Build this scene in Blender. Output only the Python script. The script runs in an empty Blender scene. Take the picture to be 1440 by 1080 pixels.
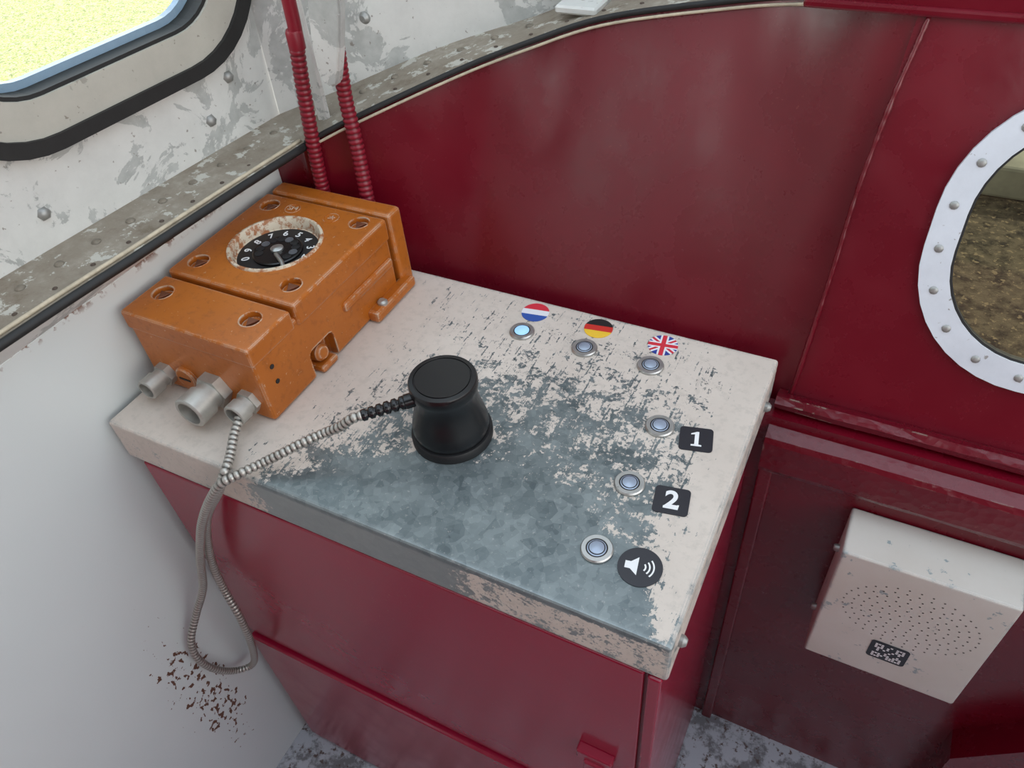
import bpy, bmesh, math, random
from mathutils import Vector, Matrix
random.seed(7)
scene=bpy.context.scene
COL=scene.collection
try:
    scene.view_settings.view_transform='Standard'
    scene.view_settings.look='None'
except Exception: pass

# ------------------------------------------------------------------ helpers
def link(o,parent=None):
    COL.objects.link(o)
    if parent is not None: o.parent=parent
    return o
def empty(name,loc=(0,0,0)):
    e=bpy.data.objects.new(name,None); e.empty_display_size=.02
    COL.objects.link(e); return e
def mesh(name,verts,faces,mat,parent=None,smooth=False):
    me=bpy.data.meshes.new(name); me.from_pydata([tuple(v) for v in verts],[],faces); me.update()
    if smooth:
        for p in me.polygons: p.use_smooth=True
    if mat: me.materials.append(mat)
    return link(bpy.data.objects.new(name,me),parent)
def from_bm(name,bm,mat,parent=None,smooth=False):
    me=bpy.data.meshes.new(name); bm.normal_update(); bm.to_mesh(me); bm.free()
    if smooth:
        for p in me.polygons: p.use_smooth=True
    if mat: me.materials.append(mat)
    return link(bpy.data.objects.new(name,me),parent)
def box(name,x0,x1,y0,y1,z0,z1,mat,bev=.003,seg=2,parent=None):
    bm=bmesh.new(); bmesh.ops.create_cube(bm,size=1)
    for v in bm.verts:
        v.co=Vector(((x0+x1)/2+v.co.x*(x1-x0),(y0+y1)/2+v.co.y*(y1-y0),(z0+z1)/2+v.co.z*(z1-z0)))
    if bev>0: bmesh.ops.bevel(bm,geom=list(bm.edges),offset=bev,segments=seg,affect='EDGES',profile=.5)
    return from_bm(name,bm,mat,parent)
def basis(axis):
    a=Vector(axis).normalized(); t=Vector((0,0,1)) if abs(a.z)<.9 else Vector((1,0,0))
    u=t.cross(a).normalized(); v=a.cross(u); return u,v,a
def lathe(name,prof,org,axis,mat,seg=32,parent=None,smooth=True,cap=True):
    u,v,a=basis(axis); o=Vector(org); vs=[];fs=[]
    for r,h in prof:
        for i in range(seg):
            t=2*math.pi*i/seg; vs.append(o+a*h+(u*math.cos(t)+v*math.sin(t))*r)
    for j in range(len(prof)-1):
        for i in range(seg):
            k=(i+1)%seg; fs.append((j*seg+i,j*seg+k,(j+1)*seg+k,(j+1)*seg+i))
    if cap:
        fs.append(tuple(range(seg))[::-1]); n=(len(prof)-1)*seg; fs.append(tuple(n+i for i in range(seg)))
    ob=mesh(name,vs,fs,mat,parent,smooth)
    if smooth:
        m=ob.modifiers.new('es','EDGE_SPLIT'); m.split_angle=math.radians(35)
    return ob
def catmull(pts,n=12):
    P=[Vector(p) for p in pts]; P=[P[0]*2-P[1]]+P+[P[-1]*2-P[-2]]; out=[]
    for i in range(1,len(P)-2):
        a,b,c,d=P[i-1:i+3]
        for k in range(n):
            t=k/n; out.append(.5*((2*b)+(c-a)*t+(2*a-5*b+4*c-d)*t*t+(3*b-a-3*c+d)*t**3))
    out.append(P[-2]); return out
def resample(P,step):
    L=[0]
    for i in range(1,len(P)): L.append(L[-1]+(P[i]-P[i-1]).length)
    n=max(2,int(L[-1]/step)); out=[];j=0
    for k in range(n+1):
        s=L[-1]*k/n
        while j<len(L)-2 and L[j+1]<s: j+=1
        d=L[j+1]-L[j]; t=0 if d==0 else (s-L[j])/d
        out.append(P[j].lerp(P[j+1],t))
    return out
def sweep(name,P,rfun,mat,seg=12,parent=None,groove=None):
    vs=[];fs=[];T=(P[1]-P[0]).normalized(); u,v,_=basis(T); n=len(P)
    for i,p in enumerate(P):
        T=(P[min(i+1,n-1)]-P[max(i-1,0)]).normalized()
        u=(u-T*u.dot(T)).normalized(); v=T.cross(u); r=rfun(i)
        for k in range(seg):
            t=2*math.pi*k/seg; vs.append(p+(u*math.cos(t)+v*math.sin(t))*r)
    for i in range(n-1):
        for k in range(seg):
            l=(k+1)%seg; fs.append((i*seg+k,i*seg+l,(i+1)*seg+l,(i+1)*seg+k))
    fs.append(tuple(range(seg))[::-1]); fs.append(tuple((n-1)*seg+i for i in range(seg)))
    ob=mesh(name,vs,fs,mat,parent,True)
    if groove:
        ca=ob.data.color_attributes.new('rib_shade','FLOAT_COLOR','POINT')
        for i in range(n):
            g=groove(i)
            for k in range(seg): ca.data[i*seg+k].color=(g,g,g,1)  # groove rings go darker: shade between the ribs put into the colour
    return ob
def tube(name,pts,r,mat,parent=None,seg=10,step=.008,smooth=True):
    P=resample(catmull(pts) if smooth else [Vector(p) for p in pts],step)
    return sweep(name,P,lambda i:r,mat,seg,parent)
def ribbed(name,pts,r,amp,pitch,mat,parent=None,seg=12):
    P=resample(catmull(pts),pitch/4)
    return sweep(name,P,lambda i:r+amp*(1,.6,-1.6,.6)[i%4],mat,seg,parent,lambda i:(1,.85,.0,.85)[i%4])
def boolcut(ob,cutters):
    for c in cutters:
        m=ob.modifiers.new('b','BOOLEAN'); m.operation='DIFFERENCE'; m.object=c; m.solver='EXACT'
    dg=bpy.context.evaluated_depsgraph_get(); dg.update()
    me=bpy.data.meshes.new_from_object(ob.evaluated_get(dg))
    ob.modifiers.clear(); old=ob.data; ob.data=me
    for c in cutters: bpy.data.objects.remove(c,do_unlink=True)
def rrect(u0,u1,v0,v1,R,n=10):
    pts=[]
    for cx,cy,a0 in ((u1-R,v1-R,0),(u0+R,v1-R,90),(u0+R,v0+R,180),(u1-R,v0+R,270)):
        for i in range(n+1):
            a=math.radians(a0+90*i/n); pts.append((cx+R*math.cos(a),cy+R*math.sin(a)))
    return pts
def ringmesh(name,outer,inner,mp,mat,parent=None,th=0,nrm=None):
    n=len(outer); vs=[mp(*p) for p in outer]+[mp(*p) for p in inner]; fs=[]
    for i in range(n):
        k=(i+1)%n; fs.append((i,k,n+k,n+i))
    if th:
        N=Vector(nrm)*th; vs+= [Vector(v)+N for v in vs[:2*n]]
        b=2*n
        for i in range(n):
            k=(i+1)%n; fs.append((b+i,b+n+i,b+n+k,b+k)); fs.append((i,b+i,b+k,k)); fs.append((n+i,n+k,b+n+k,b+n+i))
    return mesh(name,vs,fs,mat,parent)
def wall_hole(name,u0,u1,v0,v1,inner,mp,mat,parent=None):
    n=len(inner)//4; outer=[]
    ci=[(u1,v1),(u0,v1),(u0,v0),(u1,v0)]
    for q in range(4):
        cx,cy=ci[q]
        for i in range(n):
            f=i/(n-1); p=inner[q*n+i]
            if q in (0,2): o=(cx,p[1]+(cy-p[1])*min(1,2*f)) if f<.5 else (p[0]+(cx-p[0])*min(1,2*(1-f)),cy)
            else: o=(p[0]+(cx-p[0])*min(1,2*f),cy) if f<.5 else (cx,p[1]+(cy-p[1])*min(1,2*(1-f)))
            outer.append(o)
    return ringmesh(name,outer,inner,mp,mat,parent)
def text(name,body,size,mtx,mat,parent=None,bold=.0,ext=.0002):
    c=bpy.data.curves.new(name,'FONT'); c.body=body; c.size=size; c.align_x='CENTER'; c.align_y='CENTER'
    c.extrude=ext; c.offset=bold; c.materials.append(mat)
    o=bpy.data.objects.new(name,c); o.matrix_world=mtx; COL.objects.link(o)
    if parent: o.parent=parent
    return o

# ------------------------------------------------------------------ materials
class NT:
    def __init__(s,name):
        s.m=bpy.data.materials.new(name); s.m.use_nodes=True; s.t=s.m.node_tree; s.n=s.t.nodes
        s.b=s.n['Principled BSDF']; s.out=s.n['Material Output']
    def new(s,k,**kw):
        n=s.n.new(k)
        for a,b in kw.items(): setattr(n,a,b)
        return n
    def put(s,sock,val):
        if isinstance(val,bpy.types.NodeSocket): s.t.links.new(val,sock)
        elif isinstance(val,(tuple,list)) and len(val)==3 and sock.type=='RGBA': sock.default_value=(*val,1)
        else: sock.default_value=val
    def coord(s,which='Object'):
        return s.new('ShaderNodeTexCoord').outputs[which]
    def pos(s): return s.new('ShaderNodeNewGeometry').outputs['Position']
    def noise(s,scale,detail=6,rough=.6,vec=None,dist=0):
        n=s.new('ShaderNodeTexNoise'); n.inputs['Scale'].default_value=scale; n.inputs['Detail'].default_value=detail
        n.inputs['Roughness'].default_value=rough; n.inputs['Distortion'].default_value=dist
        s.put(n.inputs['Vector'],vec if vec is not None else s.pos()); return n.outputs['Fac']
    def vor(s,scale,vec=None,out='Color'):
        n=s.new('ShaderNodeTexVoronoi'); n.inputs['Scale'].default_value=scale
        s.put(n.inputs['Vector'],vec if vec is not None else s.pos()); return n.outputs[out]
    def math(s,op,a,b=0,clamp=False):
        n=s.new('ShaderNodeMath',operation=op); n.use_clamp=clamp; s.put(n.inputs[0],a); s.put(n.inputs[1],b); return n.outputs[0]
    def rng(s,v,a,b,c=0,d=1,smooth=False):
        n=s.new('ShaderNodeMapRange'); n.clamp=True
        if smooth: n.interpolation_type='SMOOTHSTEP'
        s.put(n.inputs['Value'],v)
        for k,x in zip(('From Min','From Max','To Min','To Max'),(a,b,c,d)): s.put(n.inputs[k],x)
        return n.outputs[0]
    def mix(s,f,a,b,mode='MIX'):
        n=s.new('ShaderNodeMix',data_type='RGBA',blend_type=mode); s.put(n.inputs[0],f); s.put(n.inputs[6],a); s.put(n.inputs[7],b); return n.outputs[2]
    def xyz(s,vec=None):
        n=s.new('ShaderNodeSeparateXYZ'); s.put(n.inputs[0],vec if vec is not None else s.pos()); return n.outputs
    def bump(s,h,strength=.3,dist=.001):
        n=s.new('ShaderNodeBump'); n.inputs['Strength'].default_value=strength; n.inputs['Distance'].default_value=dist
        s.put(n.inputs['Height'],h); s.put(s.b.inputs['Normal'],n.outputs[0]); return n
    def edge(s,rad=.004,lo=.02,hi=.15):
        bv=s.new('ShaderNodeBevel'); bv.samples=4; bv.inputs['Radius'].default_value=rad
        g=s.new('ShaderNodeNewGeometry')
        d=s.new('ShaderNodeVectorMath',operation='DOT_PRODUCT'); s.put(d.inputs[0],bv.outputs[0]); s.put(d.inputs[1],g.outputs['Normal'])
        return s.rng(s.math('SUBTRACT',1,d.outputs['Value']),lo,hi)
    def set(s,col=None,rough=None,metal=None,spec=None,coat=None):
        if col is not None: s.put(s.b.inputs['Base Color'],col)
        if rough is not None: s.put(s.b.inputs['Roughness'],rough)
        if metal is not None: s.put(s.b.inputs['Metallic'],metal)
        if spec is not None: s.put(s.b.inputs['Specular IOR Level'],spec)
        if coat is not None: s.put(s.b.inputs['Coat Weight'],coat)
        return s
def plain(name,col,rough=.5,metal=0,var=.0,scale=60):
    if name in bpy.data.materials: return bpy.data.materials[name]
    t=NT(name)
    n=t.noise(scale,4)
    c=t.mix(t.rng(n,.3,.7),tuple(x*(1-max(var,.04)) for x in col),tuple(min(1,x*(1+max(var,.04))) for x in col))
    t.set(c,rough,metal); return t.m

def m_red(name,base=(.150,.0018,.011),rough=.26,bumpS=.20,dark=.66,spec=.6,chips=0,mesh_=0):
    t=NT(name)
    n=t.noise(3.5,5,.6); c=t.mix(t.rng(n,.3,.7),tuple(x*dark for x in base),base)
    sp=t.noise(240,3,.6); fade=t.noise(9,5,.6)
    spot=t.math('MULTIPLY',t.rng(sp,.66,.72),t.rng(fade,.5,.62))
    c=t.mix(t.math('MULTIPLY',spot,.4),c,(.34,.10,.08))
    if chips:
        ed=t.edge(.004,.02,.12); k=t.math('MULTIPLY',ed,t.rng(t.noise(22,6,.7),.56,.58)); c=t.mix(k,c,(.30,.27,.22))
    t.set(c,t.rng(t.noise(14,6,.6),.3,.7,rough-.04,rough+.07),0,spec)
    h=t.math('ADD',t.math('MULTIPLY',t.noise(95,3,.5),.5),t.math('MULTIPLY',t.noise(16,3,.5),1.2))
    if mesh_: h=t.math('ADD',h,t.math('MULTIPLY',t.vor(75,out='Distance'),1.3))
    t.bump(h,bumpS,.0012); return t.m
RED=m_red('red_gloss_paint')
REDC=m_red('red_cabinet_paint',(.285,.007,.031),.20,.04,.93)
REDB=m_red('red_worn_paint',(.14,.002,.011),.26,.55,.6,.5,1,1)

def m_peel(name,base=(.66,.66,.62),under=(.42,.44,.42),amt=.42,rust=.0,rough=.5,sc=10):
    t=NT(name)
    n=t.noise(sc,9,.68,dist=.6); big=t.noise(2.6,3)
    th=t.rng(big,.35,.65,amt-.05,amt+.05)
    mk=t.rng(t.math('SUBTRACT',n,th),-.006,.006)
    dirt=t.rng(t.noise(22,7,.7),.35,.75)
    b=t.mix(dirt,base,tuple(x*.88 for x in base))
    u=t.mix(t.rng(t.noise(50,4),.35,.65),under,tuple(x*.82 for x in under))
    c=t.mix(mk,u,b)
    sp=t.rng(t.noise(120,3,.5),.69,.73)
    c=t.mix(t.math('MULTIPLY',sp,.7),c,(.16,.13,.10))
    t.set(c,rough,0); t.bump(mk,.35,.001); return t.m
WHITEP=m_peel('peeling_white_paint',(.66,.66,.63),(.47,.48,.46),.445)
def m_ledge():
    t=NT('dirty_ledge_paint')
    a=t.rng(t.noise(14,8,.7),.35,.65); b=t.rng(t.noise(60,6,.7),.4,.62)
    c=t.mix(a,(.17,.13,.09),(.37,.33,.27)); c=t.mix(b,c,(.26,.22,.17))
    c=t.mix(t.rng(t.noise(30,7,.65),.57,.60),c,(.50,.48,.42))
    t.set(c,.75); t.bump(t.noise(80,6),.4,.001); return t.m
LEDGE=m_ledge()
def m_panel():
    t=NT('white_panel_paint'); o=t.xyz()
    base=t.mix(t.rng(t.noise(2,3),.3,.7),(.66,.695,.68),(.60,.64,.635))
    yc=t.math('ADD',o[1],t.math('MULTIPLY',t.math('ADD',o[2],.62),.05))
    dy=t.math('ADD',yc,.115); dz=t.math('ADD',o[2],.63)
    q=t.math('ADD',t.math('MULTIPLY',t.math('MULTIPLY',dy,dy),200),t.math('MULTIPLY',t.math('MULTIPLY',dz,dz),11))
    reg=t.rng(q,0,1.3,1,0)
    mp=t.new('ShaderNodeMapping'); mp.inputs['Scale'].default_value=(1,1,.7); t.put(mp.inputs[0],t.pos())
    ch=t.noise(105,3,.5,vec=mp.outputs[0]); cl=t.noise(14,3)
    thr=t.rng(t.math('ADD',t.math('MULTIPLY',reg,.55),t.math('MULTIPLY',cl,.6)),.35,.8,.80,.55)
    mk=t.rng(t.math('SUBTRACT',ch,thr),0,.012)
    c=t.mix(mk,base,(.12,.05,.028))
    tp=t.math('MULTIPLY',t.rng(o[2],.146,.158),t.rng(t.noise(55,5),.53,.58))
    c=t.mix(tp,c,(.16,.06,.03))
    t.set(c,t.rng(mk,0,1,.25,.7)); return t.m
PANEL=m_panel()
def m_console():
    t=NT('chipped_paint_over_galvanised_steel'); o=t.xyz(); x,y,z=o
    dx=t.math('SUBTRACT',x,.55)
    yb=t.math('SUBTRACT',.155,t.math('MULTIPLY',t.math('MULTIPLY',dx,dx),1.9))
    s=t.math('SUBTRACT',yb,y)
    th=t.rng(s,-.22,.0,.41,.51)
    th=t.math('ADD',th,t.rng(s,.0,.06,.0,.20))
    ex=t.math('SUBTRACT',x,.60); ey=t.math('SUBTRACT',y,.26)
    sp=t.math('ADD',t.math('MULTIPLY',t.math('MULTIPLY',ex,ex),12),t.math('MULTIPLY',t.math('MULTIPLY',ey,ey),22))
    th=t.math('ADD',th,t.rng(sp,0,1,.055,0))
    th=t.math('SUBTRACT',th,t.rng(x,.30,.18,0,.13))
    th=t.math('SUBTRACT',th,t.rng(x,.740,.79,0,.13))
    ff=t.rng(z,-.006,-.012)
    fx=t.math('ADD',t.rng(x,.22,.33,0,.34),t.rng(x,.48,.58,0,-.28))
    th=t.mix(ff,th,t.math('ADD',.405,fx))
    n1=t.noise(34,11,.76,dist=.25); n2=t.noise(170,6,.7)
    n=t.math('ADD',t.math('MULTIPLY',n1,.64),t.math('MULTIPLY',n2,.36))
    ed=t.edge(.0085,.006,.09)
    n=t.math('SUBTRACT',n,t.math('MULTIPLY',ed,.22))
    sm=None
    for ang in (.6,-.35):
        mp=t.new('ShaderNodeMapping'); mp.inputs['Scale'].default_value=(1,.10,1); mp.inputs['Rotation'].default_value=(0,0,ang); t.put(mp.inputs[0],t.pos())
        v=t.rng(t.noise(190,4,.6,vec=mp.outputs[0]),.58,.66); sm=v if sm is None else t.math('MAXIMUM',sm,v)
    n=t.math('SUBTRACT',n,t.math('MULTIPLY',sm,.080))
    paint=t.rng(t.math('SUBTRACT',n,th),-.003,.003)
    pc=t.mix(t.rng(t.noise(5,6),.35,.7),(.575,.50,.435),(.655,.58,.51))
    pc=t.mix(t.math('MULTIPLY',t.rng(t.noise(70,7,.7),.50,.62),.35),pc,(.44,.39,.34))
    cells=t.vor(58,vec=None); sc=t.xyz(cells)
    cells2=t.xyz(t.vor(120))
    g=t.math('ADD',t.math('MULTIPLY',sc[0],.55),t.math('MULTIPLY',cells2[1],.45))
    g=t.math('ADD',t.math('MULTIPLY',g,.72),t.math('MULTIPLY',t.rng(t.noise(12,5),.35,.65),.28))
    gc=t.mix(g,(.075,.097,.106),(.255,.29,.29))
    fl=t.rng(t.noise(190,5,.7),.60,.66); gc=t.mix(t.math('MULTIPLY',fl,.35),gc,(.55,.52,.48))
    gc=t.mix(t.math('MULTIPLY',ed,.6),gc,(.38,.42,.42))
    gc=t.mix(t.math('MULTIPLY',ff,.5),gc,(.44,.46,.44))
    c=t.mix(paint,gc,pc)
    t.set(c,t.mix(paint,t.rng(g,0,1,.30,.46),(.5,.5,.5)),t.math('MULTIPLY',t.math('SUBTRACT',1,paint),.45))
    t.bump(paint,.35,.0006); return t.m
CONS=m_console()
def m_orange():
    t=NT('worn_orange_paint')
    ed=t.edge(.0045,.015,.12); n=t.noise(45,8,.7); n2=t.noise(7,4)
    c=t.mix(t.rng(n2,.3,.7),(.40,.108,.009),(.48,.142,.016))
    c=t.mix(t.math('MULTIPLY',t.rng(t.noise(90,6,.7),.54,.62),.35),c,(.24,.07,.013))
    c=t.mix(t.math('MULTIPLY',t.rng(t.noise(170,5,.6),.67,.70),.6),c,(.62,.45,.32))
    m=t.math('MULTIPLY',ed,t.rng(n,.43,.50)); c=t.mix(m,c,(.64,.57,.46))
    t.set(c,t.rng(n,.3,.7,.32,.46),.15); t.bump(t.noise(150,4),.12,.0006); return t.m
ORANGE=m_orange()
def m_cream_rust():
    t=NT('chipped_cream_ring'); n=t.noise(60,8,.7)
    c=t.mix(t.rng(n,.44,.52),(.34,.13,.05),(.60,.52,.40)); t.set(c,.55); return t.m
CREAMR=m_cream_rust()
def m_spk():
    t=NT('chipped_cream_box_paint'); ed=t.edge(.006,.010,.10); n=t.noise(40,8,.7)
    n=t.math('SUBTRACT',n,t.math('MULTIPLY',ed,.24))
    mk=t.rng(t.math('SUBTRACT',n,.36),-.006,.006)
    p=t.mix(t.rng(t.noise(6,5),.35,.7),(.58,.53,.47),(.64,.60,.55))
    t.set(t.mix(mk,(.30,.34,.34),p),.5); t.bump(mk,.3,.0006); return t.m
SPK=m_spk()
def m_floor():
    t=NT('scuffed_metal_floor'); n=t.noise(16,9,.7)
    c=t.mix(t.rng(n,.43,.51),(.20,.20,.21),(.50,.52,.56)); c=t.mix(t.rng(t.noise(60,6,.7),.57,.63),c,(.12,.08,.07))
    t.set(c,.45,.2); t.bump(n,.5,.002); return t.m
FLOOR=m_floor()
def m_steel(name,c0=(.36,.36,.35),c1=(.55,.55,.53),r=.32,me=.9,sc=80,rib_shade=None):
    t=NT(name); n=t.noise(sc,4); c=t.mix(n,c0,c1)
    if rib_shade:
        at=t.new('ShaderNodeAttribute'); at.attribute_name='rib_shade'; c=t.mix(at.outputs['Fac'],rib_shade,c)  # painted groove shade mixed into the steel
    t.set(c,t.rng(n,.3,.7,r-.05,r+.1),me); return t.m
STEEL=m_steel('brushed_steel'); HOSE=m_steel('flexible_hose_steel',(.38,.36,.32),(.60,.57,.52),.34,.6,80,(.04,.036,.03))
ALU=m_steel('oxidised_aluminium',(.32,.31,.28),(.54,.53,.49),.38,.6,70)
ZINC=m_steel('galvanised_bolt',(.25,.25,.24),(.42,.42,.40),.45,.6)
BLACK=plain('black_plastic',(.006,.006,.007),.26,0,.15)
BLACKM=plain('black_matte_plastic',(.009,.009,.010),.5,0,.15)
RUBBER=plain('black_rubber',(.012,.012,.012),.6,0,.2)
LBL=plain('dark_label_vinyl',(.018,.018,.024),.35)
WHITE=plain('white_print',(.80,.80,.80),.4)
WFRAME=m_peel('white_frame_paint',(.64,.67,.72),(.50,.50,.50),.30)
BEIGE=m_peel('beige_window_frame',(.48,.46,.40),(.38,.36,.31),.36)
CREAM=plain('cream_sealant',(.48,.41,.30),.6,0,.2)
t=NT('red_hose_paint'); at=t.new('ShaderNodeAttribute'); at.attribute_name='rib_shade'
t.set(t.mix(at.outputs['Fac'],(.09,.004,.010),(.23,.008,.022)),.36); REDH=t.m  # darker red is painted shade in the hose grooves
REDP=plain('red_pipe_paint',(.22,.008,.020),.36)
t=NT('blue_button_led'); t.set((.25,.50,.80),.3); t.put(t.b.inputs['Emission Color'],(.45,.72,1,1)); t.b.inputs['Emission Strength'].default_value=.45; BLUEI=t.m
GREYI=plain('grey_button_ring',(.34,.40,.50),.3,.3)
GREYD=plain('grey_dial_plate',(.16,.17,.19),.35,.5)
def m_stripes(name,cols):
    t=NT(name); o=t.xyz(t.coord('Object')); f=t.rng(o[1],-.021,.021)
    r=t.new('ShaderNodeValToRGB'); r.color_ramp.interpolation='CONSTANT'; e=r.color_ramp.elements
    e[0].position=0; e[0].color=(*cols[2],1); e[1].position=.36; e[1].color=(*cols[1],1); k=e.new(.64); k.color=(*cols[0],1)
    t.put(r.inputs[0],f); t.set(r.outputs[0],.35); return t.m
NL=m_stripes('dutch_flag_print',((.60,.03,.05),(.75,.75,.78),(.03,.09,.36)))
DE=m_stripes('german_flag_print',((.012,.012,.012),(.55,.03,.02),(.80,.50,.04)))
def m_uk():
    t=NT('british_flag_print'); o=t.xyz(t.coord('Object'))
    x=t.math('MULTIPLY',o[0],1/.021); y=t.math('MULTIPLY',o[1],1/.021)
    ax=t.math('ABSOLUTE',x); ay=t.math('ABSOLUTE',y)
    cr=t.math('MINIMUM',ax,ay)
    y2=t.math('MULTIPLY',y,1.25)
    dg=t.math('MINIMUM',t.math('ABSOLUTE',t.math('SUBTRACT',x,y2)),t.math('ABSOLUTE',t.math('ADD',x,y2)))
    c=t.mix(t.math('LESS_THAN',dg,.36),(.02,.05,.28),(.75,.75,.78))
    c=t.mix(t.math('LESS_THAN',dg,.14),c,(.60,.03,.05))
    c=t.mix(t.math('LESS_THAN',cr,.27),c,(.75,.75,.78))
    c=t.mix(t.math('LESS_THAN',cr,.15),c,(.60,.03,.05))
    t.set(c,.35); return t.m
UK=m_uk()
def m_glass(name,tint,refl=.08):
    t=NT(name); tr=t.new('ShaderNodeBsdfTransparent'); tr.inputs[0].default_value=(*tint,1)
    gl=t.new('ShaderNodeBsdfGlossy'); gl.inputs['Roughness'].default_value=.03; gl.inputs[0].default_value=(.9,.9,.9,1)
    mx=t.new('ShaderNodeMixShader'); fr=t.new('ShaderNodeFresnel'); t.put(mx.inputs[0],t.math('ADD',fr.outputs[0],refl-.04,True))
    t.t.links.new(tr.outputs[0],mx.inputs[1]); t.t.links.new(gl.outputs[0],mx.inputs[2]); t.t.links.new(mx.outputs[0],t.out.inputs[0]); return t.m
GL1=m_glass('clear_glass',(.9,.93,.9),.04); GL2=m_glass('tinted_glass',(.25,.25,.20),.05)
def m_ground():
    t=NT('grass_and_gravel'); o=t.xyz()
    g=t.rng(t.noise(10,9,.8),.38,.60); g2=t.rng(t.noise(55,6,.75),.44,.58)
    grass=t.mix(g,(.06,.10,.016),(.30,.32,.08)); grass=t.mix(t.math('MULTIPLY',g2,.8),grass,(.52,.50,.32))
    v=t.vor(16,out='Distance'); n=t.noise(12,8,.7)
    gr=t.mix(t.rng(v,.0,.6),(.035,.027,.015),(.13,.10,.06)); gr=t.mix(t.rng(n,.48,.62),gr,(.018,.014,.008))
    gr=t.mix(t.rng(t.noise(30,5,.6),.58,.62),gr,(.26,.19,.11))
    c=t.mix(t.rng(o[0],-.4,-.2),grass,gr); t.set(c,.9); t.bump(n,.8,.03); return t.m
GROUND=m_ground()

# ------------------------------------------------------------------ room shell
FZ=-1.06
mesh('floor',[(-.3,-1.9,FZ),(2.2,-1.9,FZ),(2.2,.46,FZ),(-.3,.46,FZ)],[(0,1,2,3)],FLOOR)
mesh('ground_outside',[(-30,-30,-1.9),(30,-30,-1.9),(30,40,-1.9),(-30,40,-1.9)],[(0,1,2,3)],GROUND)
box('ledge_reflection_slab',-.1,12,4.5,9,-1.9,-1.70,plain('ledge_reflection_tone',(.28,.27,.21),.8,0,.4,3),.02,2)  # added slab outside, stands in for the ledge's reflection in the tinted glass
box('wall_left_lower',-.03,-.012,-1.9,.455,FZ,.158,PANEL,.002,1)
inner=[(-.03,-1.9,.2),(-.012,-.6,.2),(.016,-.06,.2),(.033,.145,.2),(.045,.3,.2),(.060,.457,.2),(.130,.50,.231),(.256,.60,.276),(.355,.645,.310),(.462,.68,.342),(.631,.685,.375),(.72,.66,.395),(.764,.61,.411)]
outer=[(-.29,-1.9,.2),(-.156,-.6,.2),(-.104,-.06,.2),(-.084,.145,.2),(-.069,.3,.2),(-.047,.525,.2),(.037,.589,.225),(.17,.685,.268),(.30,.76,.30),(.43,.82,.335),(.62,.86,.365),(.80,.86,.39),(.95,.82,.41)]
def loft(name,A,B,nseg,mat,fn=None,parent=None,smooth=True,sub=6):
    A=catmull(A,sub); B=catmull(B,sub); n=len(A); vs=[];fs=[]
    for i in range(n):
        for j in range(nseg+1):
            s=j/nseg; p=A[i].lerp(B[i],s)
            if fn: p=fn(p,A[i],B[i],s)
            vs.append(p)
    for i in range(n-1):
        for j in range(nseg):
            a=i*(nseg+1)+j; fs.append((a,a+nseg+1,a+nseg+2,a+1))
    return mesh(name,vs,fs,mat,parent,smooth)
loft('trim_panel_lip',[(-.013,-1.9,.1565),(-.013,-.6,.1565),(-.013,-.06,.1565),(-.013,.145,.1565),(-.013,.3,.1565),(-.008,.452,.1565)],[(p[0]+.002,p[1],p[2]-.006) for p in inner[:6]],1,WHITEP)
loft('trim_ledge_left',inner[:6],outer[:6],2,LEDGE)
loft('trim_ledge_nose',inner[5:],outer[5:],3,LEDGE)
tube('trim_rubber_left',[(p[0]+.003,p[1],p[2]-.003) for p in inner[:6]],.0062,RUBBER,seg=8,step=.03)
tube('trim_rubber_nose',[(p[0]+.002,p[1]-.003,p[2]+.001) for p in inner[5:]],.0042,RUBBER,seg=8,step=.02)
tube('trim_sealant_nose',[(p[0]+.003,p[1]-.007,p[2]-.007) for p in inner[5:]],.0022,CREAM,seg=8,step=.02)
tube('trim_sealant_left',[(p[0]-.010,p[1],p[2]+.002) for p in inner[:6]],.003,CREAM,seg=8,step=.03)

def domes(name,pts,r,h,mat,axis=(0,0,1),seg=10):
    vs=[];fs=[]
    u,v,a=basis(axis)
    for p in pts:
        p=Vector(p); b=len(vs)
        for rr,hh in ((1,0),(.8,.6),(.4,.95)):
            for k in range(seg):
                t=2*math.pi*k/seg; vs.append(p+a*h*hh+(u*math.cos(t)+v*math.sin(t))*r*rr)
        vs.append(p+a*h)
        for j in range(2):
            for k in range(seg):
                l=(k+1)%seg; fs.append((b+j*seg+k,b+j*seg+l,b+(j+1)*seg+l,b+(j+1)*seg+k))
        for k in range(seg): fs.append((b+2*seg+k,b+2*seg+(k+1)%seg,b+3*seg))
    return mesh(name,vs,fs,mat,None,True)
RIV=plain('dirty_rivet',(.20,.17,.13),.6,.2,.3,90)
rp=[];hl=[]
A=catmull(inner,10);B=catmull(outer,10)
for f,off in ((.25,0),(.62,.5)):
    L=[a.lerp(b,f)+Vector((0,0,.0005)) for a,b in zip(A,B)]
    R_=resample(L,.055)
    for i,p in enumerate(R_):
        if off and i+1<len(R_): p=p.lerp(R_[i+1],.5)
        if p.y>-.5 and not (.47<p.y<.57 and p.x<.16): (rp if off else hl).append(p)
domes('ledge_rivets',rp,.0070,.003,RIV); domes('ledge_nail_heads',hl,.0035,.0015,plain('dark_rust',(.08,.055,.04),.7))

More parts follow.
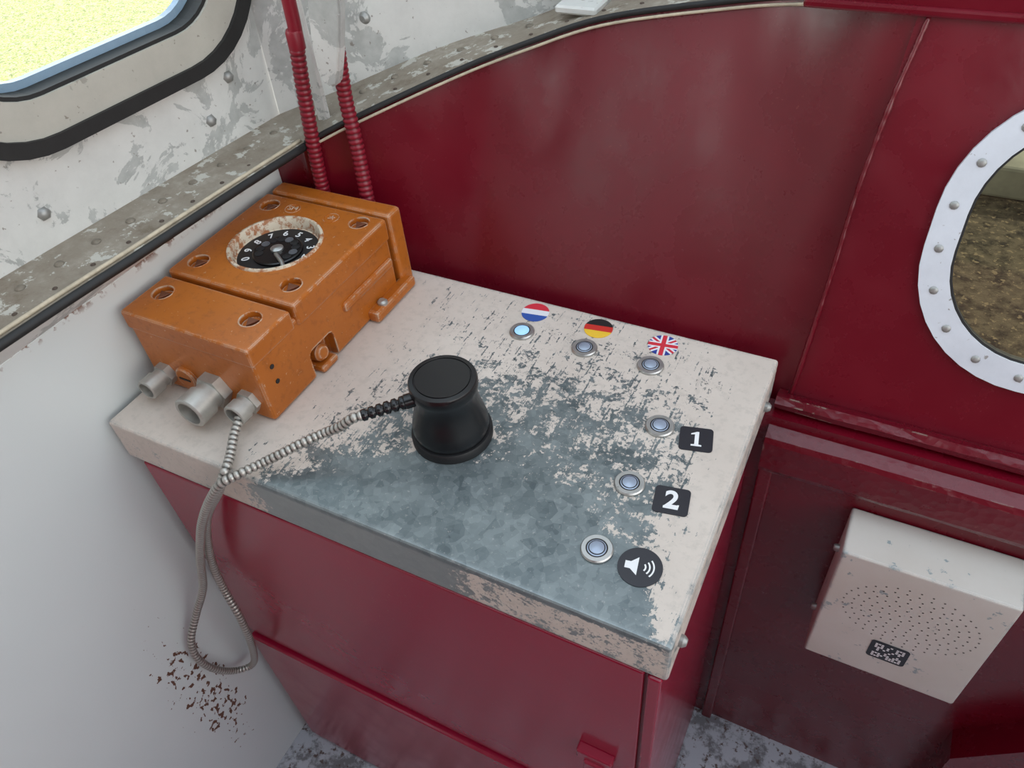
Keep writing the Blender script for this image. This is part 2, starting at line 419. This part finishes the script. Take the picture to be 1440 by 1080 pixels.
# left wall above the ledge with window 1
d=Vector((.0955,.9954,0)); W0=Vector((-.098,0,0)); LN=Vector((.9954,-.0955,0))
def wl(u,z): return W0+d*u+Vector((0,0,z))
go=rrect(.02,.555,.310,.95,.155); gi=rrect(.039,.536,.329,.931,.141)
fi=rrect(.083,.493,.374,.885,.10)
wall_hole('wall_left_upper',-.35,.60,.195,1.3,rrect(.03,.545,.32,.94,.15),wl,WHITEP)
mesh('wall_left_rear',[wl(-1.9,.195),wl(-.35,.195),wl(-.35,.60),wl(-1.9,.60)],[(0,1,2,3)],WHITEP)
mesh('wall_left_rear_header',[wl(-1.9,1.10),wl(-.35,1.10),wl(-.35,1.3),wl(-1.9,1.3)],[(0,1,2,3)],WHITEP)
mesh('wall_left_rear_pillar',[wl(-1.9,.60),wl(-1.10,.60),wl(-1.10,1.10),wl(-1.9,1.10)],[(0,1,2,3)],WHITEP)
mesh('wall_left_front_pillar',[wl(-.66,.60),wl(-.35,.60),wl(-.35,1.10),wl(-.66,1.10)],[(0,1,2,3)],WHITEP)
win1=empty('window_1')
ringmesh('rubber_gasket',go,gi,lambda u,z:wl(u,z)+LN*.014,RUBBER,win1,-.03,LN)
ringmesh('metal_frame',gi,fi,lambda u,z:wl(u,z)+LN*.008,BEIGE,win1,-.028,LN)
ringmesh('inner_seal',rrect(.081,.495,.372,.887,.10),rrect(.088,.488,.379,.880,.096),lambda u,z:wl(u,z)+LN*.004,RUBBER,win1,-.03,LN)
ringmesh('outer_sill',rrect(.085,.491,.374,.885,.10),rrect(.098,.478,.389,.870,.087),lambda u,z:wl(u,z)-LN*.026,plain('sky_reflection_sill',(.26,.36,.50),.25),win1,-.012,LN)  # sill with the sky's reflection put into its blue colour
gp=rrect(.083,.493,.374,.885,.10); mesh('glass',[wl(*p)-LN*.012 for p in gp],[tuple(range(len(gp)))],GL1,win1)
domes('wall_bolts',[wl(.455,.29),wl(.115,.245),wl(.40,.245)],.0095,.007,ZINC,axis=LN,seg=6)
loft('wall_front_upper',outer[5:]+[(1.7,.80,.42)],[(p[0],p[1]+.05,1.3) for p in outer[5:]]+[(1.7,.80,1.3)],3,WHITEP)
# hanging bracket that clamps the conduits, on a thin post
pil=empty('conduit_bracket')
box('post_plate',.050,.074,.505,.513,.2,1.3,WHITEP,.003,1,pil)
vs=[(.128,.323),(.133,.308),(.145,.300),(.158,.306),(.166,.325),(.176,.352),(.190,.40),(.195,.425),(.205,.48),(.225,.60),(.175,.60),(.150,.45),(.141,.416),(.130,.36)]
bm=bmesh.new(); fr=[bm.verts.new((a,.446,c)) for a,c in vs]; ff_=bm.faces.new(fr)
ex=bmesh.ops.extrude_face_region(bm,geom=[ff_]); 
for v in ex['geom']:
    if isinstance(v,bmesh.types.BMVert): v.co.y+=.016
bmesh.ops.recalc_face_normals(bm,faces=bm.faces); bmesh.ops.bevel(bm,geom=list(bm.edges),offset=.003,segments=2,affect='EDGES')
from_bm('bracket_lobe',bm,WHITEP,pil)
box('bracket_arm',.175,.225,.446,.52,.585,.62,WHITEP,.004,2,pil)
lathe('bracket_bolt',[(.009,0),(.009,.004),(.005,.009)],(.100,.612,.335),(0,-1,0),ZINC,12,pil)
clip=empty('ledge_clip')
box('clip_foot',.375,.44,.70,.78,.333,.345,WHITEP,.003,1,clip)
box('clip_web',.39,.425,.735,.75,.34,.45,WHITEP,.003,1,clip)

# rest of the cab behind the viewer
DKR=plain('dark_red_rear_wall',(.10,.006,.012),.6,0,.1,6)
box('wall_back',-.3,2.2,-1.93,-1.9,FZ,.72,DKR,0,1)
box('wall_back_header',-.3,1.35,-1.93,-1.9,1.22,1.3,DKR,0,1)
for i,(a,b) in enumerate(((-.3,.10),(.46,1.35),(2.0,2.2))): box('wall_back_pillar_%d'%(i+1),a,b,-1.93,-1.9,.72,1.3 if i==2 else 1.22,DKR,0,1)
box('wall_right',2.2,2.23,-1.93,.8,FZ,.15,RED,0,1)
box('ceiling',-.3,2.23,-1.93,-.60,1.3,1.33,plain('brown_headlining',(.16,.12,.10),.8,0,.1,6),0,1)

# red curved shell
bot=[(-.05,.456,-.12),(-.01,.460,-.12),(.06,.466,-.12),(.130,.47,-.12),(.256,.473,-.12),(.355,.473,-.12),(.462,.472,-.12),(.631,.468,-.12),(.73,.464,-.12),(.79,.462,-.12),(.832,.460,-.12)]
top=[(-.03,.452,.193),(.045,.457,.197),(.060,.457,.2),(.130,.50,.231),(.256,.60,.276),(.355,.645,.310),(.462,.68,.342),(.631,.685,.375),(.72,.66,.395),(.80,.618,.405),(.864,.601,.405)]
def shell(p,a,b,s):
    q=a.lerp(b,s); yy=a.y+(b.y-a.y)*(s**1.5)
    return Vector((q.x,yy+ .035*math.sin(math.pi*s)*min(1,max(0,(q.x-.1)/.2)),q.z))
loft('wall_front_red_shell',bot,top,28,RED,shell,sub=8)
def wr(x,z): return Vector((x,.46+.3*(z+.0667)+.0,z))
RN=Vector((0,-1,.3)).normalized()
wall_hole('wall_front_red_panel',.826,1.75,-.0667,.415,rrect(.950,1.425,.04,.345,.125),lambda x,z:wr(x+( .03*(z+.07)/.48 if x<.83 else 0),z),RED)
box('wall_front_red_header',.74,1.75,.600,.66,.405,1.3,RED,.004,2)
box('trim_header_lip',.735,1.75,.594,.66,.404,.414,RED,.003,2)
win2=empty('window_2')
ringmesh('white_frame',rrect(.933,1.442,.022,.362,.148),rrect(.966,1.408,.056,.328,.115),lambda x,z:wr(x,z)+RN*.008,WFRAME,win2,-.012,RN)
ringmesh('frame_seal',rrect(.964,1.410,.054,.330,.117),rrect(.969,1.405,.059,.325,.112),lambda x,z:wr(x,z)+RN*.005,RUBBER,win2,-.012,RN)
gp=rrect(.964,1.410,.054,.330,.117); mesh('glass',[wr(*p) for p in gp],[tuple(range(len(gp)))],GL2,win2)
sc=rrect(.949,1.425,.039,.345,.132,12); S=resample([wr(*p)+RN*.0085 for p in sc+[sc[0]]],.052)
o=domes('frame_screws',S,.0052,.002,ZINC,axis=RN); o.parent=win2
sm=[(.866,.602,.405),(.862,.593,.378),(.852,.573,.312),(.843,.545,.216),(.840,.515,.119),(.834,.475,.0),(.830,.460,-.066)]
P=resample(catmull([(a+.001,b-.0015,c) for a,b,c in sm]),.006)
sweep('trim_weld_seam',P,lambda i:.0030+random.uniform(-.0006,.0009),RED,8)

prof=[(.475,-.066),(.452,-.052),(.440,-.048),(.432,-.056),(.434,-.066),(.446,-.072),(.446,-.082),(.418,-.094),(.408,-.100),(.404,-.108),(.402,-.158),(.406,-.168),(.45,-.170),(.475,-.17)]
n=len(prof); vs=[];NX=24
for i in range(NX+1):
    x=.815+(1.75-.815)*i/NX
    for y,z in prof: vs.append((x,y+random.uniform(-.0007,.0007),z+random.uniform(-.0007,.0007)))
fs=[(i*n+j,(i+1)*n+j,(i+1)*n+(j+1)%n,i*n+(j+1)%n) for i in range(NX) for j in range(n)]+[tuple(range(n))]
mesh('trim_front_beam',vs,fs,REDB,None,False)
box('wall_front_lower',-.05,1.75,.425,.46,FZ,-.075,RED,.0,1)
box('trim_beam_return',.815,.836,.412,.43,FZ,-.165,RED,.003,2)
cv=[(1.235,.425,-.72),(1.40,.425,-.46),(1.75,.425,-.46),(1.75,.425,FZ),(1.235,.425,FZ)]
m=len(cv); mesh('wheel_housing',cv+[(a,.37,b) for a,_,b in cv],[tuple(range(m)),tuple(range(2*m-1,m-1,-1))]+[(i,(i+1)%m,m+(i+1)%m,m+i) for i in range(m)],RED)

# ------------------------------------------------------------------ console
con=empty('control_console')
box('steel_top',0,.806,0,.460,-.072,0,CONS,.0045,3,con)
box('cabinet_body',.022,.797,.010,.418,FZ,-.074,REDC,.003,2,con)
box('front_upper_panel',.022,.780,.002,.014,-.572,-.078,REDC,.003,2,con)
box('front_lower_door',.022,.780,-.006,.014,FZ+.02,-.582,REDC,.004,2,con)
box('front_corner_strip',.784,.800,.000,.014,FZ+.01,-.078,REDC,.003,2,con)
box('latch_plate',.700,.752,-.012,.004,-.372,-.350,REDC,.003,2,con)
box('latch_tab',.712,.742,-.016,.004,-.40,-.368,REDC,.003,2,con)
lathe('latch_hole',[(.004,0),(.004,.002)],(.727,-.0155,-.384),(0,-1,0),BLACKM,14,con)
for i,(y,z) in enumerate(((.035,-.04),(.405,-.04))):
    lathe('side_bolt_%d'%(i+1),[(.007,0),(.007,.004),(.004,.008)],(.806,y,z),(1,0,0),ZINC,14,con)

def button(x,y,cap):
    e=empty('push_button')
    lathe('bezel',[(.0185,0),(.0185,.002),(.0172,.0036),(.0125,.0036),(.0120,.0022)],(x,y,.0005),(0,0,1),STEEL,36,e)
    lathe('black_ring',[(.0124,0),(.0124,.0030),(.0112,.0032)],(x,y,.0005),(0,0,1),BLACKM,32,e)
    lathe('light_ring',[(.0108,0),(.0108,.0036),(.0096,.0040)],(x,y,.0005),(0,0,1),cap,32,e)
    lathe('gap_ring',[(.0096,0),(.0096,.0041)],(x,y,.0005),(0,0,1),BLACKM if cap is not BLUEI else cap,32,e)
    lathe('plunger',[(.0084,0),(.0084,.0046),(.0078,.0050)],(x,y,.0005),(0,0,1),cap,32,e)
for x,y,c in ((.453,.382,BLUEI),(.552,.382,GREYI),(.650,.382,GREYI),(.698,.280,GREYI),(.695,.179,GREYI),(.694,.079,GREYI)): button(x,y,c)
def disc(name,x,y,r,mat,rot,th=.0008):
    o=lathe(name,[(r,0),(r,th)],(0,0,0),(0,0,1),mat,48); o.location=(x,y,.0003); o.rotation_euler=(0,0,math.radians(rot)); return o
disc('flag_sticker',.452,.430,.021,NL,8); disc('flag_sticker.001',.554,.430,.021,DE,8); disc('flag_sticker.002',.652,.429,.021,UK,8)
def label(name,x,y,rot,pts):
    e=empty(name); M=Matrix.Translation((x,y,.0004))@Matrix.Rotation(math.radians(rot),4,'Z')
    n=len(pts); vs=[M@Vector((a,b,0)) for a,b in pts]+[M@Vector((a,b,.0008)) for a,b in pts]
    mesh('vinyl_plate',vs,[tuple(range(n))[::-1],tuple(range(n,2*n))]+[(i,(i+1)%n,n+(i+1)%n,n+i) for i in range(n)],LBL,e)
    return e,M
def poly(name,M,pts,mat,e,z=.0011):
    mesh(name,[M@Vector((a,b,z)) for a,b in pts],[tuple(range(len(pts)))],mat,e)
e,M=label('number_label',.746,.277,13,rrect(-.0205,.0205,-.0195,.0195,.005,5))
poly('digit_one',M,[(-.006,-.012),(.007,-.012),(.007,-.0095),(.0032,-.009),(.0032,.012),(.0005,.012),(-.0065,.0085),(-.0065,.0065),(-.0018,.0075),(-.0018,-.009),(-.006,-.0095)],WHITE,e)
e,M=label('number_label.001',.748,.175,10,rrect(-.0205,.0205,-.0195,.0195,.005,5))
text('digit_two','2',.034,M@Matrix.Translation((0,0,.001)),WHITE,e,bold=.0009)
poly('digit_two_serif',M,[(-.0085,-.0125),(.0085,-.0125),(.0095,-.0055),(.0075,-.0055),(.0065,-.009),(-.0085,-.009)],WHITE,e,.00125)
e,M=label('speaker_label',.745,.077,10,[(.0245*math.cos(2*math.pi*i/40),.0245*math.sin(2*math.pi*i/40)) for i in range(40)])
poly('speaker_icon',M,[(-.0165,-.0045),(-.0105,-.0045),(-.0025,-.0115),(-.0025,.0115),(-.0105,.0045),(-.0165,.0045)],WHITE,e)
for r in (.006,.0105,.015):
    a=[math.radians(t) for t in range(-42,43,7)]
    poly('sound_wave_%d'%int(r*2000),M,[((r+.0009)*math.cos(t),(r+.0009)*math.sin(t)) for t in a]+[((r-.0009)*math.cos(t),(r-.0009)*math.sin(t)) for t in a[::-1]],WHITE,e)

# ------------------------------------------------------------------ handset puck + hose
hs=empty('listening_handset'); HX,HY=.458,.168
lathe('base_ring',[(.0525,0),(.0525,.010),(.051,.013),(.046,.013)],(HX,HY,.0005),(0,0,1),BLACKM,56,hs)
lathe('body',[(.0475,.012),(.049,.016),(.049,.026),(.047,.036),(.043,.050),(.0405,.064),(.0400,.078),(.0418,.084),(.0428,.088),(.0428,.097),(.0415,.0995),(.036,.1002),(.0355,.0992),(.0345,.0992),(.0340,.1004),(.0005,.1008)],(HX,HY,0),(0,0,1),BLACK,64,hs)
dirn=Vector((-.050,-.042,-.008)).normalized(); s0=Vector((HX,HY,.080))+dirn*.038
lathe('cable_boss',[(.0095,0),(.0095,.012),(.0075,.014)],s0,dirn,BLACK,20,hs)
P=resample([s0+dirn*.010,s0+dirn*.070],.0016)
sweep('strain_relief',P,lambda i:(.0088 if (i//2)%3 else .0060)*(1-.004*i),BLACK,16,hs)
e0=s0+dirn*.062
hp=[e0,e0+dirn*.018,(.352,.085,.052),(.330,.076,.040),(.310,.056,.034),(.290,.036,.026),(.268,.018,.016),(.250,-.008,.014),(.226,-.026,-.003),(.163,-.034,-.098),(.098,-.036,-.227),(.055,-.040,-.335),(.022,-.060,-.411),(.010,-.088,-.465),(.008,-.0965,-.520),(.010,-.0835,-.584),(.012,-.055,-.640),(.035,-.032,-.632),(.080,-.034,-.509),(.089,-.030,-.416),(.078,-.022,-.342),(.095,-.020,-.244),(.146,-.019,-.121),(.208,-.018,-.030),(.232,-.012,.012),(.222,.012,.016),(.208,.038,.022),(.199,.062,.028)]
ribbed('steel_hose',hp,.0058,.0009,.0072,HOSE,hs,12)

# ------------------------------------------------------------------ orange rotary telephone
ph=empty('industrial_rotary_telephone')
body=box('body',.008,.226,.092,.402,0.001,.112,ORANGE,.006,3,ph)
boolcut(body,[box('c1',.204,.30,.184,.238,-.01,.048,None,.008,2)])
box('gap_core',.020,.214,.396,.412,.001,.118,BLACKM,0,1,ph)
f=box('front_cover',.006,.228,.090,.176,.100,.130,ORANGE,.004,3,ph)
mcv=box('dial_cover',.004,.230,.182,.402,.098,.134,ORANGE,.005,3,ph)
bk=box('rear_strip',.004,.230,.408,.440,.0,.134,ORANGE,.006,3,ph)
scr_f=[(.034,.143),(.190,.143)]; scr_m=[(.034,.215),(.198,.218),(.034,.372),(.198,.378)]
def cutter(x,y,z,r,dp):
    return lathe('c',[(r,0),(r,dp)],(x,y,z-dp+.001),(0,0,1),None,28,None,False)
boolcut(f,[cutter(x,y,.130,.0145,.009) for x,y in scr_f])
boolcut(mcv,[cutter(x,y,.134,.0145,.009) for x,y in scr_m]+[cutter(.112,.290,.134,.066,.022)])
SP=plain('screw_paint',(.16,.05,.02),.5,.3)
for k,(x,y) in enumerate(scr_f+scr_m):
    zz=.130 if k<2 else .134
    lathe('screw_rim_%d'%(k+1),[(.0160,-.001),(.0160,.0010),(.0148,.0010),(.0142,-.007)],(x,y,zz-.0005),(0,0,1),ORANGE,28,ph,True,False)
    lathe('screw_head_%d'%(k+1),[(.0105,-.009),(.0105,-.003),(.0092,-.002)],(x,y,zz),(0,0,1),SP,3,ph,False)
lathe('dial_collar',[(.0700,-.001),(.0690,.0026),(.0655,.0030),(.0640,.0010),(.0615,-.014),(.0560,-.0155)],(.112,.290,.134),(0,0,1),CREAMR,64,ph,True,False)
DZ=.1195
lathe('dial_face',[(.0600,-.004),(.0600,0)],(.112,.290,DZ),(0,0,1),BLACKM,56,ph)
lathe('dial_rotor',[(.0365,0),(.0365,.003),(.035,.0042),(.012,.0042)],(.112,.290,DZ),(0,0,1),BLACK,48,ph)
lathe('dial_hub',[(.0095,0),(.0095,.004),(.006,.006)],(.112,.290,DZ+.003),(0,0,1),STEEL,24,ph)
for k in range(10):
    a=math.radians(-20+k*27); p=(.112+.0265*math.cos(a),.290+.0265*math.sin(a),DZ+.0042)
    lathe('finger_hole_%d'%k,[(.0064,0),(.0064,.0006),(.0052,.0008),(.0050,.0002)],p,(0,0,1),GREYD if k%3==1 else BLACKM,18,ph)
    M=Matrix.Translation((.112+.0465*math.cos(a),.290+.0465*math.sin(a),DZ+.0004))@Matrix.Rotation(a-math.pi/2,4,'Z')
    text('numeral_%d'%((k+1)%10),str((k+1)%10),.0165,M,WHITE,ph,.0002)
sweep('finger_stop',resample([Vector((.158,.250,DZ+.004)),Vector((.142,.264,DZ+.007)),Vector((.122,.276,DZ+.008))],.004),lambda i:.0032,STEEL,8,ph)
M=Matrix.Translation((.076,.376,.1342))@Matrix.Rotation(math.radians(8),4,'Z')
text('maker_mark','SM',.014,M,ORANGE,ph,0,.0008)
for cx,cy in ((.076,.376),(.150,.374)):
    lathe('mark_ring',[(.0125,0),(.0125,.0010),(.0115,.0010),(.0115,0)],(cx,cy,.1338),(0,0,1),ORANGE,28,ph,True,False)
M=Matrix.Translation((.150,.374,.1342)); text('maker_star','*',.026,M@Matrix.Translation((0,-.005,0)),ORANGE,ph,0,.0008)
box('mounting_foot_rear',.222,.244,.318,.425,.001,.020,ORANGE,.005,2,ph)
box('side_rib',.220,.232,.270,.395,.055,.070,ORANGE,.005,2,ph)
lathe('side_lug',[(.013,0),(.013,.022),(.009,.027)],(.200,.210,.024),(1,0,.15),ORANGE,24,ph)
box('lug_base',.19,.232,.195,.230,.001,.012,ORANGE,.004,2,ph)
lathe('foot_bolt',[(.008,0),(.008,.004),(.005,.007)],(.235,.345,.019),(0,0,1),ALU,14,ph)
for y,z in ((.119,.080),(.119,.054)):
    lathe('side_hole',[(.0036,0),(.0036,.0008)],(.2262,y,z),(1,0,0),BLACKM,12,ph)
def gland(x,z,r,l,oy=.094,name='gland'):
    lathe(name+'_nut',[(r*1.12,0),(r*1.12,l*.30)],(x,oy,z),(0,-1,0),ALU,6,ph,False)
    lathe(name+'_tube',[(r*.85,l*.28),(r*.85,l*.5),(r,l*.52),(r,l*.97),(r*.93,l),(r*.76,l),(r*.74,l*.75)],(x,oy,z),(0,-1,0),ALU,28,ph)
    lathe(name+'_bore',[(r*.74,l*.76),(r*.74,l*.77)],(x,oy,z),(0,-1,0),plain('gland_dark',(.10,.095,.085),.7),24,ph)
gland(.042,.030,.0155,.044,name='gland_1'); gland(.138,.036,.0235,.058,name='gland_2'); gland(.194,.032,.0165,.036,name='gland_3')
lathe('blanking_plug',[(.018,0),(.018,.005),(.016,.007)],(.082,.093,.034),(0,-1,0),ORANGE,28,ph)
box('plug_slot',.072,.092,.0850,.0865,.0325,.0355,BLACKM,0,1,ph)

# ------------------------------------------------------------------ conduits
c=empty('corrugated_conduit')
ribbed('hose',[(.074,.452,.001),(.074,.452,.138),(.078,.462,.27),(.084,.470,.36)],.0106,.0007,.0080,REDH,c,14)
tube('pipe',[(.083,.470,.355),(.087,.472,.405),(.094,.474,.8)],.0098,REDP,c,14)
lathe('collar',[(.0122,0),(.0122,.022),(.0105,.026)],(.083,.469,.34),(.05,0,1),REDP,18,c)
c=empty('corrugated_conduit.001')
ribbed('hose',[(.160,.452,.001),(.158,.453,.06),(.153,.460,.121),(.144,.474,.20),(.137,.482,.27),(.142,.484,.34)],.0106,.0007,.0080,REDH,c,14)

# ------------------------------------------------------------------ speaker box
sb=empty('wall_speaker_box')
box('housing',.953,1.175,.340,.424,-.494,-.209,SPK,.004,3,sb)
hp_=[]
for ring in range(0,8):
    r=.0125*ring+.001; nn=max(1,int(2*math.pi*r/.0150))
    for k in range(nn):
        a=2*math.pi*k/nn+ring*.3; X=1.066+r*math.cos(a); Z_=-.315+r*.8*math.sin(a)
        if abs(X-1.063)<.092: hp_.append((X,.3393,Z_))
vs=[];fs=[]
for x,y,z in hp_:
    b=len(vs)
    for k in range(8): vs.append((x+.0015*math.cos(k*math.pi/4),y,z+.0015*math.sin(k*math.pi/4)))
    fs.append(tuple(range(b,b+8)))
mesh('perforations',vs,fs,plain('perforation_shadow',(.14,.125,.11),.8),sb)
pl=rrect(1.036,1.090,-.440,-.392,.006,5); n=len(pl)
mesh('qr_label',[(a,.3392,b) for a,b in pl],[tuple(range(n))],LBL,sb)
vs=[];fs=[]
G=.0042
for i in range(10):
    for j in range(9):
        corner=(i<3 and j<3) or (i>6 and j<3) or (i<3 and j>5) or (i>6 and j>5)
        ring=corner and not ((i in(1,8)) and (j in(1,7)))
        if ring or (not corner and random.random()<.35):
            x=1.0425+i*G; z=-.435+j*G; b=len(vs); vs+=[(x,.3388,z),(x+G*.8,.3388,z),(x+G*.8,.3388,z+G*.8),(x,.3388,z+G*.8)]; fs.append((b,b+1,b+2,b+3))
mesh('qr_pixels',vs,fs,WHITE,sb)
for z in (-.27,-.44):
    lathe('side_bolt',[(.006,0),(.006,.005),(.004,.008)],(.953,.39,z),(-1,0,0),ZINC,12,sb)

# ------------------------------------------------------------------ light + camera
w=bpy.data.worlds.new('World'); scene.world=w; w.use_nodes=True
nt=w.node_tree; bg=nt.nodes['Background']
tc=nt.nodes.new('ShaderNodeTexCoord'); sp=nt.nodes.new('ShaderNodeSeparateXYZ'); nt.links.new(tc.outputs['Generated'],sp.inputs[0])
rp_=nt.nodes.new('ShaderNodeValToRGB'); e=rp_.color_ramp.elements
e[0].position=0.0; e[0].color=(.6,.65,.6,1); e[1].position=.9; e[1].color=(.50,.58,.66,1)
k=e.new(.04); k.color=(1,1,.98,1); k=e.new(.40); k.color=(1,1,1,1)
k=e.new(.52); k.color=(.50,.58,.65,1)
nt.links.new(sp.outputs[2],rp_.inputs[0]); nt.links.new(rp_.outputs[0],bg.inputs[0]); bg.inputs[1].default_value=3.4
su=bpy.data.lights.new('sun','SUN'); su.energy=8.5; su.angle=.01; su.color=(1,.95,.85)
so=bpy.data.objects.new('sun',su); COL.objects.link(so)
so.rotation_euler=Vector((-.15,-1,-.85)).to_track_quat('-Z','Y').to_euler()

cd=bpy.data.cameras.new('camera'); cam=bpy.data.objects.new('camera',cd); COL.objects.link(cam); scene.camera=cam
cd.sensor_fit='HORIZONTAL'; cd.sensor_width=36; cd.lens=1075/1440*36; cd.clip_start=.02; cd.clip_end=200
r=Vector((0.89129,0.44692,-0.07652)); dn=Vector((0.26399,-0.64869,-0.7138)); fw=Vector((-0.36865,0.616,-0.69616))
M=Matrix.Identity(4)
for i,v in enumerate((r,-dn,-fw)):
    for j in range(3): M[j][i]=v[j]
M.translation=Vector((.8743,-.3664,.7292)); cam.matrix_world=M
